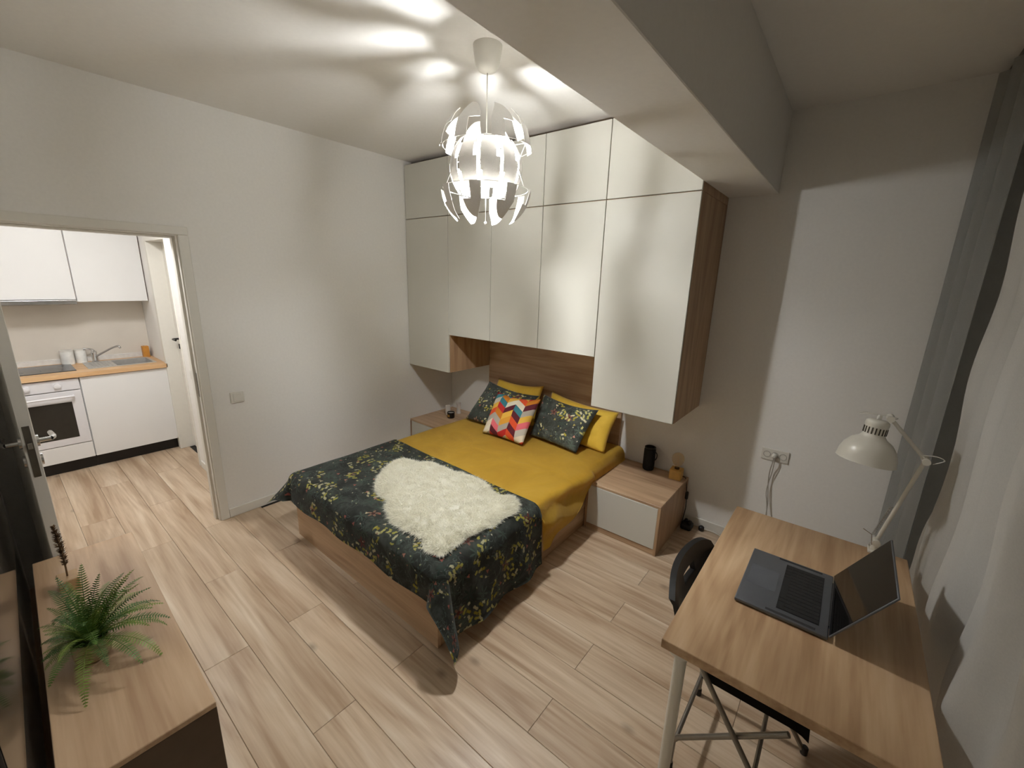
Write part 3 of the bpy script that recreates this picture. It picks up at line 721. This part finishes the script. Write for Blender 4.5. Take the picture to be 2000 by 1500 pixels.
# ------------------------------------------------------------------ curtains
GREY = cloth_mat('grey_drape_cloth', (204, 204, 200), .05, 0)
SHEER = cloth_mat('white_sheer_voile', (228, 224, 216), .3, .12)
def drape_f(u, v):      # u along y from the corner, v from floor to ceiling
    z = .012 + v*(H-.05-.012); y = -.03 - u*(.50 + .07*(1-v))
    ph = u*math.pi*2*3.2
    x = 3.748 + .062*u + .016*math.sin(ph+.9) + .006*math.sin(ph*2.1+v*1.5)
    return Vector((x, y + .012*math.sin(ph+.2), z))
dr = grid('curtain', 110, 24, drape_f, GREY, thick=.002); tag(dr, 'heavy grey drape hanging in the window corner', 'curtain')
def sheer_f(u, v):
    z = .012 + v*(H-.05-.012)
    mid = math.sin(math.pi*min(1, max(0, (z-.3)/2.4)))
    y0 = -.64 - .20*mid
    y = y0 - u*(3.40+y0+0) if False else y0 + (-3.36-y0)*u
    s = -y
    x = 3.828 + .022*math.sin(s*17+.6*z) + .012*math.sin(s*37+1.3+.8*z)
    # soft diagonal creases
    x += .014*math.sin(s*8+z*5.2+.4)*math.sin(s*6-z*4.4+1.1)
    x += .010*noise.noise(Vector((s*3.2, z*2.4, 3)))
    return Vector((x, y, z))
sc_ = grid('sheer_curtain', 260, 60, sheer_f, SHEER, thick=0); tag(sc_, 'white sheer curtain hanging behind the desk', 'curtain')
rail = thing('curtain_rail', 'double ceiling curtain track above the window', 'curtain rail', (3.8, -1.7, H))
for x in (3.795, 3.838):
    bm = bmesh.new(); bx(bm, (x-3.8-.012, -1.62, -.038), (x-3.8+.012, 1.69, -.001), .002); fin('track', bm, plain('grey_track', (96, 90, 82), .5), rail)

# ------------------------------------------------------------------ left foreground: TV stand, TV, fern, dried stem
ts = thing('tv_stand', 'low oak sideboard under the television', 'sideboard', (1.472, -3.112, 0), RN)
TW, TD, TH = .648, .165, .55
OAKW = OAKX
bm = bmesh.new(); bx(bm, (-TW, -TD, 0), (-TW+.02, TD-.02, TH-.02)); bx(bm, (-TW+.02, -TD, .05), (TW-.02, TD-.02, .07)); bx(bm, (-TW+.02, -TD, .07), (TW-.02, -TD+.01, TH-.02))
fin('body', bm, OAKZ, ts)
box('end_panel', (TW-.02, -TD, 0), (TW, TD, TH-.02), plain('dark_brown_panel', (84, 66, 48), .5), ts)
box('top', (-TW, -TD, TH-.02), (TW, TD, TH), OAKX, ts, bev=.002)
for a, b in ((-TW+.002, -.001), (.001, TW-.022)): box('drawer_front', (a, TD-.0195, .055), (b, TD-.001, TH-.023), CABW, ts)
box('plinth', (-TW+.02, TD-.05, 0), (TW-.02, TD-.03, .05), BLACK, ts)
tv = thing('television', 'flat black television mounted above the sideboard', 'television', (1.62, yn(1.62)+.003, .70), RN)
box('tv_body', (-.71, .012, 0), (.71, .044, .80), BLACK, tv, bev=.004)
box('screen', (-.70, .0435, .014), (.70, .0455, .79), plain('tv_screen_gloss', (12, 11, 9), .09, var=.1), tv, bev=.0005)
box('wall_bracket', (-.2, .001, .25), (.2, .013, .55), STEEL, tv)

fern = thing('potted_fern', 'green fern in a small taupe pot on the sideboard', 'plant', (1.635, -3.168, TH))
lathe('pot', [(0, 0), (.038, 0), (.045, .006), (.048, .03), (.048, .072), (.045, .075), (.043, .072), (.042, .03), (.038, .012), (0, .012)], plain('taupe_glass_pot', (168, 146, 116), .18, var=.03), fern)
lathe('soil', [(0, .062), (.042, .062), (.0415, .031), (.037, .013), (0, .013)], plain('dark_soil', (30, 24, 18), .95), fern, 24)
LEAF = []
for k, c in enumerate(((104, 138, 58), (78, 116, 52), (134, 156, 66))):
    g = G('fern_leaf_%d' % k); n = g.noise(g.coord(), 25, 2); cc = srgb(*c)
    g.set(Base_Color=g.ramp(n, [(.3, tuple(x*.7 for x in cc[:3])), (.7, cc[:3])]), Roughness=.5); LEAF.append(g.m)
def frond(az, el0, length, droop, mat, width):
    bm = bmesh.new(); N_ = 30; pts = []; p = Vector((.012*math.cos(az), .012*math.sin(az), .064)); el = el0; st = length/N_
    for i in range(N_+1):
        pts.append(p.copy()); p = p + Vector((math.cos(az)*math.cos(el), math.sin(az)*math.cos(el), math.sin(el)))*st
        p.z = max(p.z, .006)
        el -= droop/N_*(.5+i/N_)
    tb(bm, pts, [.0016*(1-.7*i/N_) for i in range(N_+1)], 5)
    side = Vector((-math.sin(az), math.cos(az), 0))
    for i in range(3, N_):
        for h_ in (0,):
            q = pts[i]+(pts[i+1]-pts[i])*h_ if i < N_ else pts[i]
            t = (i+h_)/N_; t_ = (pts[min(i+1, N_)]-pts[i-1]).normalized(); nrm = side.cross(t_).normalized()
            wl = width*(math.sin(math.pi*min(1, (t*.93+.05)))**.7)*(1.15-.55*t)
            for s in (-1, 1):
                d = (side*s + t_*.28 - nrm*.12*0 + nrm*random.uniform(-.12, .2)).normalized(); wv = t_*st*.3
                a = [bm.verts.new(q - wv*.7), bm.verts.new(q + d*wl*.5 - wv*.95), bm.verts.new(q + d*wl), bm.verts.new(q + d*wl*.5 + wv*.95), bm.verts.new(q + wv*.7)]
                bm.faces.new(a)
    me = bpy.data.meshes.new('frond'); bm.to_mesh(me); bm.free(); link('frond', me, mat, fern)
rf = random.Random(11); random.seed(5)
for k in range(52):
    az = 2*math.pi*k*.382 + rf.uniform(-.2, .2); ring_ = k/52
    el = R(84-66*ring_ + rf.uniform(-6, 6)); ln = rf.uniform(.215, .28) - .02*(1-ring_)
    reach = -math.sin(az)*ln
    if reach > .108: ln *= .108/reach
    elif -reach > .2: ln *= .2/-reach      # kept clear of the television behind
    frond(az, el, ln, R(40+65*ring_), LEAF[k % 3], rf.uniform(.024, .031))
vase = thing('dried_stem_holder', 'wooden block holding a dried brown seed stem', 'ornament', (1.13, -3.175, TH))
box('wood_block', (-.042, -.03, 0), (.042, .03, .05), plain('beech_wood', (196, 160, 116), .5, scale=40), vase, bev=.003)
bm = bmesh.new(); stem = cat([(0, 0, .04), (-.012, .002, .12), (-.03, .0, .20), (-.042, -.004, .26)], 6); tb(bm, stem, .003, 6)
fin('stem', bm, plain('dry_stem', (122, 92, 60), .8), vase, smooth=True)
bm = bmesh.new(); rs = random.Random(2)
sp = [Vector(p) for p in stem[4:]]
for i in range(260):
    t = rs.random()*(len(sp)-1.001); j = int(t); q = sp[j].lerp(sp[j+1], t-j); a = rs.uniform(0, 6.28); rr_ = .006+.006*math.sin(math.pi*min(1, t/(len(sp)-1)+.1))
    d = Vector((math.cos(a), math.sin(a), rs.uniform(.2, 1.0)))*rr_; s = Vector((-math.sin(a), math.cos(a), 0))*.003
    bm.faces.new((bm.verts.new(q-s), bm.verts.new(q+d*.6+s), bm.verts.new(q+d*1.5), bm.verts.new(q+d*.6-s*1.4)))
fin('seed_head', bm, plain('seed_head_brown', (112, 84, 56), .9), vase)['kind'] = 'stuff'

# ------------------------------------------------------------------ small things on the nightstands and back wall
NZ = .3748
sp_ = thing('portable_speaker', 'black cylindrical portable speaker on the oak nightstand', 'speaker', (2.352, -.075, NZ))
lathe('body', [(0, 0), (.036, 0), (.042, .006), (.0445, .02), (.0445, .165), (.042, .178), (.036, .184), (0, .180)], plain('black_mesh_fabric', (12, 11, 11), .75, scale=300, bump=.3), sp_)
lathe('top_ring', [(.030, .1815), (.040, .181), (.0425, .190), (.036, .193), (.030, .188)], BLACK, sp_)
tube('strap', cat([(.042, -.01, .165), (.06, -.012, .15), (.063, -.014, .12), (.05, -.014, .095), (.0445, -.012, .09)], 6), .004, BLACK, sp_)
bl = thing('bulb_lamp', 'amber globe bulb on a pale wooden cube, near wall', 'lamp', (2.575, -.085, NZ), R(4))
PINE = plain('golden_pine', (214, 168, 88), .5, scale=25, var=.1)
box('wood_cube', (-.043, -.043, 0), (.043, .043, .078), PINE, bl, bev=.003)
lathe('socket', [(0, .078), (.018, .078), (.018, .088), (0, .088)], plain('dark_brass', (86, 60, 24), .4, .8), bl, 20)
gb = G('amber_bulb_glass'); gb.set(Base_Color=srgb(226, 184, 96), Roughness=.05, Alpha=.3)
lathe('bulb', [(.013, .088), (.016, .10), (.032, .117), (.043, .14), (.046, .16), (.041, .183), (.028, .199), (.012, .206), (0, .207)], gb.m, bl, 28)
tube('filament', cat([(0, 0, .088), (.004, 0, .12), (-.010, .006, .14), (.008, -.008, .155), (-.006, .008, .17), (.006, 0, .15), (0, .006, .12)], 5), .0009, plain('filament_wire', (206, 170, 120), .4, .6), bl, 5)
tube('cord', cat([(.043, .02, .02), (.068, .03, .0), (.088, .02, -.10), (.095, .01, -.15), (.10, .0, -.22), (.094, .0, -.29), (.09, -.02, -.345)], 6), .003, BLACK, bl, 8)
bm = bmesh.new(); bx(bm, (.082, .004, -.155), (.104, .026, -.09), .008, 2); fin('cord_switch', bm, BLACK, bl, smooth=True, angle=50)
pb = thing('power_block', 'black power adapter with plugs on the floor by nightstand', 'power adapter', (2.71, -.085, 0))
bm = bmesh.new(); bx(bm, (-.045, -.05, 0), (.035, .04, .045), .014, 3); fin('adapter_body', bm, BLACK, pb, smooth=True, angle=50)
bm = bmesh.new(); bx(bm, (.0, -.03, .04), (.03, .0, .075), .01, 2); bx(bm, (-.03, .0, .04), (-.005, .025, .068), .008, 2); fin('plug', bm, BLACK, pb, smooth=True, angle=50)
wp = thing('wall_plug', 'round black plug lying against the baseboard', 'plug', (2.80, -.05, 0))
lathe('plug_body', [(0, 0), (.016, 0), (.02, .006), (.02, .03), (.012, .038), (0, .038)], BLACK, wp, 18)
tube('white_cable', cat([(.01, .0, .02), (.08, .018, .012), (.16, .01, .006), (.25, .02, .008), (.36, .012, .006), (.44, .018, .006)], 6), .0035, WHITEPL, wp, 7)
# double wall socket with the lamp cable
so = thing('wall_socket', 'white triple wall socket above the desk', 'socket', (3.172, -.001, .715))
box('faceplate', (-.080, -.010, -.041), (.080, 0, .041), WHITEPL, so, bev=.004, seg=2)
for x in (-.047, .0, .047):
    bm = bmesh.new(); lt(bm, [(.0, -.004), (.0185, -.004), (.0185, .0005), (.0215, .0015), (.0215, -.006), (0, -.006)], 22, Matrix.Translation((x, -.011, .0)) @ Matrix.Rotation(R(90), 4, 'X'))
    fin('socket_well', bm, plain('socket_grey', (176, 170, 160), .5), so, smooth=True, angle=40)
pg = thing('lamp_plug', 'white plug and cable hanging from the wall socket', 'plug', (3.170, -.012, .715))
lathe('plug_body', [(0, 0), (.017, 0), (.017, .022), (.009, .034), (0, .034)], WHITEPL, pg, 18, rot=(R(90), 0, 0))
CAB = plain('pale_grey_cable', (168, 160, 148), .5)
tube('cable', cat([(0, -.03, 0), (.0, -.035, -.03), (-.008, -.02, -.11), (-.006, -.015, -.19), (.004, -.015, -.27), (.016, -.02, -.36), (.02, -.05, -.5), (.02, -.05, -.70)], 8), .0032, CAB, pg, 7)
tube('cable', cat([(.004, -.03, 0), (.008, -.035, -.03), (.006, -.02, -.11), (-.003, -.012, -.19), (-.006, -.015, -.27), (.012, -.02, -.36), (.03, -.04, -.5), (.03, -.05, -.70)], 8), .0028, CAB, pg, 7)
# light switch
def switch(loc, rotz, label, n=1):
    t = thing('light_switch', label, 'switch', loc, rotz)
    box('faceplate', (-.045, -.009, -.042), (.045, 0, .042), WHITEPL, t, bev=.004, seg=2)
    box('rocker', (-.028, -.013, -.03), (.028, -.008, .03), WHITEPL, t, bev=.002)
switch((.001, -2.145, .92), R(90), 'white light switch beside the kitchen doorway')
switch((-1.0, KY1-.001, .918), 0, 'white switch on the kitchen side wall')
# candles on the left nightstand
jc = thing('jar_candle', 'black jar candle with white wax on corner nightstand', 'candle', (.285, -.285, NZ))
lathe('jar', [(0, 0), (.036, 0), (.04, .005), (.04, .062), (.0375, .062), (.0375, .01), (0, .01)], plain('black_glass', (14, 13, 12), .12), jc)
lathe('wax', [(0, .05), (.037, .05), (.037, .0105), (0, .0105)], plain('white_wax', (206, 200, 190), .5), jc, 24)
g_ = bmesh.new(); 
for k in range(6):
    a0, a1 = R(-110+k*8), R(-102+k*8)
    g_.faces.new([g_.verts.new((.0404*math.cos(a), .0404*math.sin(a), z)) for a, z in ((a0, .015), (a1, .015), (a1, .042), (a0, .042))])
fin('gold_label', g_, plain('gold_print', (180, 140, 70), .4, .6), jc)
pc = lathe('pillar_candle', [(0, 0), (.026, 0), (.027, .003), (.027, .098), (.024, .102), (0, .098)], plain('ivory_wax', (214, 204, 192), .6), loc=(.185, -.235, NZ)); tag(pc, 'ivory pillar candle standing left of the black jar', 'candle')
pc = lathe('glass_tealight_holder', [(0, 0), (.026, 0), (.028, .004), (.021, .03), (.021, .085), (.027, .118), (.025, .118), (.019, .085), (.018, .03), (0, .012)], plain('pale_ceramic', (208, 198, 188), .4), loc=(.235, -.125, NZ)); tag(pc, 'pale slim candle holder behind the black jar', 'candle holder')

# ------------------------------------------------------------------ kitchen
KF = -1.82; WT = .905
KOAK = oak('kitchen_worktop_oak', 'y', (196, 152, 106), (218, 178, 132), (230, 196, 152), rnd=False)
wk = thing('worktop', 'pale oak kitchen worktop with cooker and sink', 'worktop', (-2.1, -2.8, WT-.038))
def rel(o, t): o.parent = t; o.location = o.location - Vector(t.location); return o
# worktop made around the sink bowl
SX0, SX1, SY0, SY1 = -2.30, -1.97, -2.50, -2.22
bm = bmesh.new()
for a, b in (((KX+.002, -3.98, 0), (SX0, -2.153, .038)), ((SX1, -3.98, 0), (KF+.02, -2.153, .038)), ((SX0, -3.98, 0), (SX1, SY0, .038)), ((SX0, SY1, 0), (SX1, -2.153, .038))): bx(bm, (a[0]+2.1, a[1]+2.8, a[2]), (b[0]+2.1, b[1]+2.8, b[2]))
fin('slab', bm, KOAK, wk)
box('edge_cap', (KF+.005+2.1, -2.1535+2.8, .002), (KF+.019+2.1, -2.1515+2.8, .036), DARKGAP, wk)
box('upstand', (KX+.001+2.1, -3.98+2.8, .038), (KX+.022+2.1, -2.153+2.8, .085), plain('white_upstand', (226, 224, 220), .35), wk)
def kunit(y0, y1, label):
    t = thing('kitchen_base_cabinet', label, 'cabinet', (KF, (y0+y1)/2, 0), 0, 'kitchen base units'); hw = (y1-y0)/2
    bm = bmesh.new(); h = WT-.039
    bx(bm, (-.57, -hw, .115), (-.02, -hw+.018, h)); bx(bm, (-.57, hw-.018, .115), (-.02, hw, h)); bx(bm, (-.57, -hw+.018, .115), (-.02, hw-.018, .133)); bx(bm, (-.59, -hw, .115), (-.57, hw, h))
    fin('body', bm, KITW, t)
    for x in (-.12, -.52):
        for y in (-hw+.05, hw-.05): lathe('leg', [(0, 0), (.024, 0), (.018, .01), (.016, .1), (.028, .105), (.028, .115), (0, .115)], BLACK, t, 14, loc=(x, y, 0))
    box('plinth', (-.075, -hw, .002), (-.06, hw, .113), plain('toe_kick_shade', (26, 22, 20), .6), t, bev=0)  # recessed dark board, added to paint in the shadow below the base units
    return t, hw
t, hw = kunit(-2.78, -2.16, 'white base cabinet under the kitchen sink')
box('cabinet_door', (-.019, -hw+.003, .116), (0, hw-.002, WT-.045), KITW, t)
t, hw = kunit(-3.38, -2.782, 'white housing unit around the built in oven')
box('lower_panel', (-.019, -hw+.003, .116), (0, hw-.003, .262), KITW, t)
t, hw = kunit(-3.97, -3.382, 'white base cabinet left of the oven')
box('cabinet_door', (-.019, -hw+.003, .116), (0, hw-.003, WT-.045), KITW, t)
ov = thing('oven', 'white built in oven with dark glass door', 'oven', (KF, -3.081, .268))
OVW = plain('oven_white', (226, 224, 226), .25, var=.01)
box('oven_body', (-.5, -.275, 0), (-.03, .275, .58), STEEL, ov)
box('control_panel', (-.028, -.296, .492), (.002, .296, .588), OVW, ov, bev=.003)
dr_ = box('oven_door', (-.028, -.296, .0), (.004, .296, .485), OVW, ov, bev=.003)
box('oven_window', (.0035, -.225, .062), (.0052, .225, .388), plain('oven_dark_glass', (44, 42, 38), .12), dr_, bev=.0004)
tube('handle', cat([(.004, -.24, .44), (.035, -.235, .442), (.04, -.2, .442), (.04, .2, .442), (.035, .235, .442), (.004, .24, .44)], 4), .009, OVW, dr_)
for y in (-.2, -.02, .16):
    bm = bmesh.new(); lt(bm, [(0, 0), (.024, 0), (.022, .018), (.012, .022), (0, .022)], 20, Matrix.Translation((.002, y, .54)) @ Matrix.Rotation(R(90), 4, 'Y')); fin('knob', bm, OVW, ov, smooth=True, angle=40)
hob = thing('hob', 'flat dark ceramic hob set in the worktop', 'hob', (-2.1, -3.05, WT))
box('glass_plate', (-.235, -.26, 0), (.17, .275, .006), plain('hob_ceramic', (58, 58, 62), .18), hob, bev=.002)
for x, y, r_ in ((-.13, -.13, .075), (-.13, .13, .09), (.06, -.13, .09), (.06, .13, .07)):
    bm = bmesh.new(); lt(bm, [(r_-.003, .0061), (r_, .0063), (r_+.002, .0061)], 30, Matrix.Translation((x, y, 0))); fin('cooking_zone', bm, plain('zone_ring', (92, 92, 96), .3), hob)
sk_ = thing('sink', 'stainless steel kitchen sink with drainer', 'sink', (-2.13, -2.44, WT))
SS = plain('sink_steel', (196, 194, 190), .42, .5)
bm = bmesh.new()
X0, X1, Y0, Y1 = SX0+2.13+.004, SX1+2.13-.004, SY0+2.44+.004, SY1+2.44-.004
for a, b in (((X0-.035, Y0-.20, 0), (X0, Y1+.02, .003)), ((X1, Y0-.20, 0), (X1+.035, Y1+.02, .003)), ((X0, Y1, 0), (X1, Y1+.02, .003)), ((X0, Y0-.20, 0), (X1, Y0, .003))): bx(bm, a, b)
for a, b in (((X0, Y0, -.15), (X0+.002, Y1, .002)), ((X1-.002, Y0, -.15), (X1, Y1, .002)), ((X0, Y0, -.15), (X1, Y0+.002, .002)), ((X0, Y1-.002, -.15), (X1, Y1, .002)), ((X0, Y0, -.152), (X1, Y1, -.15))): bx(bm, a, b)
for k in range(6): bx(bm, (X0+.02, Y0-.03-.025*k, .003), (X1-.02, Y0-.022-.025*k, .006))
fin('basin', bm, SS, sk_)
bm = bmesh.new(); lt(bm, [(0, -.149), (.03, -.149), (.028, -.146), (0, -.147)], 18, Matrix.Translation(((X0+X1)/2, (Y0+Y1)/2, 0))); fin('drain', bm, plain('drain_dark', (60, 58, 56), .4, .8), sk_)
fa = thing('faucet', 'chrome mixer tap with long swivel spout', 'faucet', (-2.325, -2.60, WT+.0))
bm = bmesh.new(); lt(bm, [(0, 0), (.026, 0), (.026, .008), (.021, .012), (.020, .075), (.023, .09), (.02, .108), (0, .112)], 20); fin('tap_body', bm, CHROME, fa, smooth=True, angle=40)
tube('spout', cat([(.012, .012, .055), (.06, .06, .095), (.12, .12, .14), (.155, .16, .158), (.165, .172, .15), (.166, .174, .138)], 5), .009, CHROME, fa)
tube('lever', cat([(0, 0, .105), (-.01, -.01, .122), (.0, -.045, .135), (.0, -.07, .14)], 4), [.012]*4+[.010]*4+[.007]*5, CHROME, fa)
def jar(loc, r, h, label):
    t = thing('canister', label, 'canister', loc)
    lathe('jar_body', [(0, 0), (r, 0), (r*1.02, .004), (r, h*.9), (r*.97, h*.9), (0, h*.9)], plain('milk_glass', (236, 236, 232), .3), t, 24)
    lathe('lid', [(0, h*.9), (r*1.03, h*.9), (r*1.03, h), (0, h*1.01)], plain('steel_lid', (222, 220, 214), .35, .1), t, 24)
jar((-2.34, -2.785, WT), .046, .135, 'white canister beside the hob')
jar((-2.365, -2.69, WT), .04, .13, 'white canister next to the tap, behind its lever')
wb = thing('knife_block', 'small orange wooden block in the worktop corner', 'wooden block', (-2.34, -2.205, WT))
box('block', (-.045, -.025, 0), (.02, .027, .115), plain('orange_wood', (204, 140, 58), .5, scale=30, var=.1), wb, bev=.003)
box('slot', (-.03, -.012, .1146), (.005, -.008, .1156), DARKGAP, wb, bev=0)
# splashback, uppers, hood
struct(box('trim_1', (KX+.0005, -3.98, WT+.002), (KX+.006, -2.152, 1.52), plain('marble_splashback', (222, 214, 202), .3, var=.05, scale=3), bev=0), 'beige splashback panel behind the kitchen worktop', 'splashback')
def kupper(y0, y1, label, z0=1.502):
    t = thing('kitchen_wall_cabinet', label, 'cabinet', (KX+.001, (y0+y1)/2, z0), 0, 'kitchen wall cabinets'); hw = (y1-y0)/2; D = KX+.001+2.10; D = .318; h = 2.36-z0
    bm = bmesh.new(); bx(bm, (.006, -hw, 0), (D-.02, -hw+.018, h)); bx(bm, (.006, hw-.018, 0), (D-.02, hw, h)); bx(bm, (.006, -hw+.018, 0), (D-.02, hw-.018, .018)); bx(bm, (.006, -hw+.018, h-.018), (D-.02, hw-.018, h))
    fin('body', bm, KITW, t)
    box('cabinet_door', (D-.019, -hw+.003, 0), (D, hw-.003, h), KITW, t)
    box('edge_strip', (D-.022, hw-.0028, 0), (D-.003, hw-.0002, h), plain('mauve_edge', (150, 128, 120), .6), t, bev=0)
kupper(-2.66, -2.156, 'white kitchen wall cabinet above the sink')
kupper(-3.26, -2.662, 'white kitchen wall cabinet above the extractor hood', 1.524)
kupper(-3.86, -3.262, 'white kitchen wall cabinet farthest from the sink')
hd = thing('extractor_hood', 'slim stainless extractor hood under the wall cabinet', 'hood', (-2.25, -2.961, 1.522))
box('hood_body', (-.165, -.297, -.045), (.148, .297, 0), STEEL, hd, bev=.002)
box('hood_lip', (.1485, -.298, -.042), (.163, .298, -.003), plain('hood_lip_steel', (166, 164, 162), .25, .9), hd, bev=.004, seg=2)
# kitchen ceiling lamp
kl = thing('ceiling_light', 'flat square kitchen ceiling light', 'lamp', (-.62, -2.85, KH))
box('housing', (-.2, -.2, -.03), (.2, .2, -.001), WHITEPL, kl, bev=.004)
box('diffuser', (-.185, -.185, -.036), (.185, .185, -.0302), emit('kitchen_glow', (.97, .98, 1, 1), KITCHEN_STRENGTH), kl, bev=0)
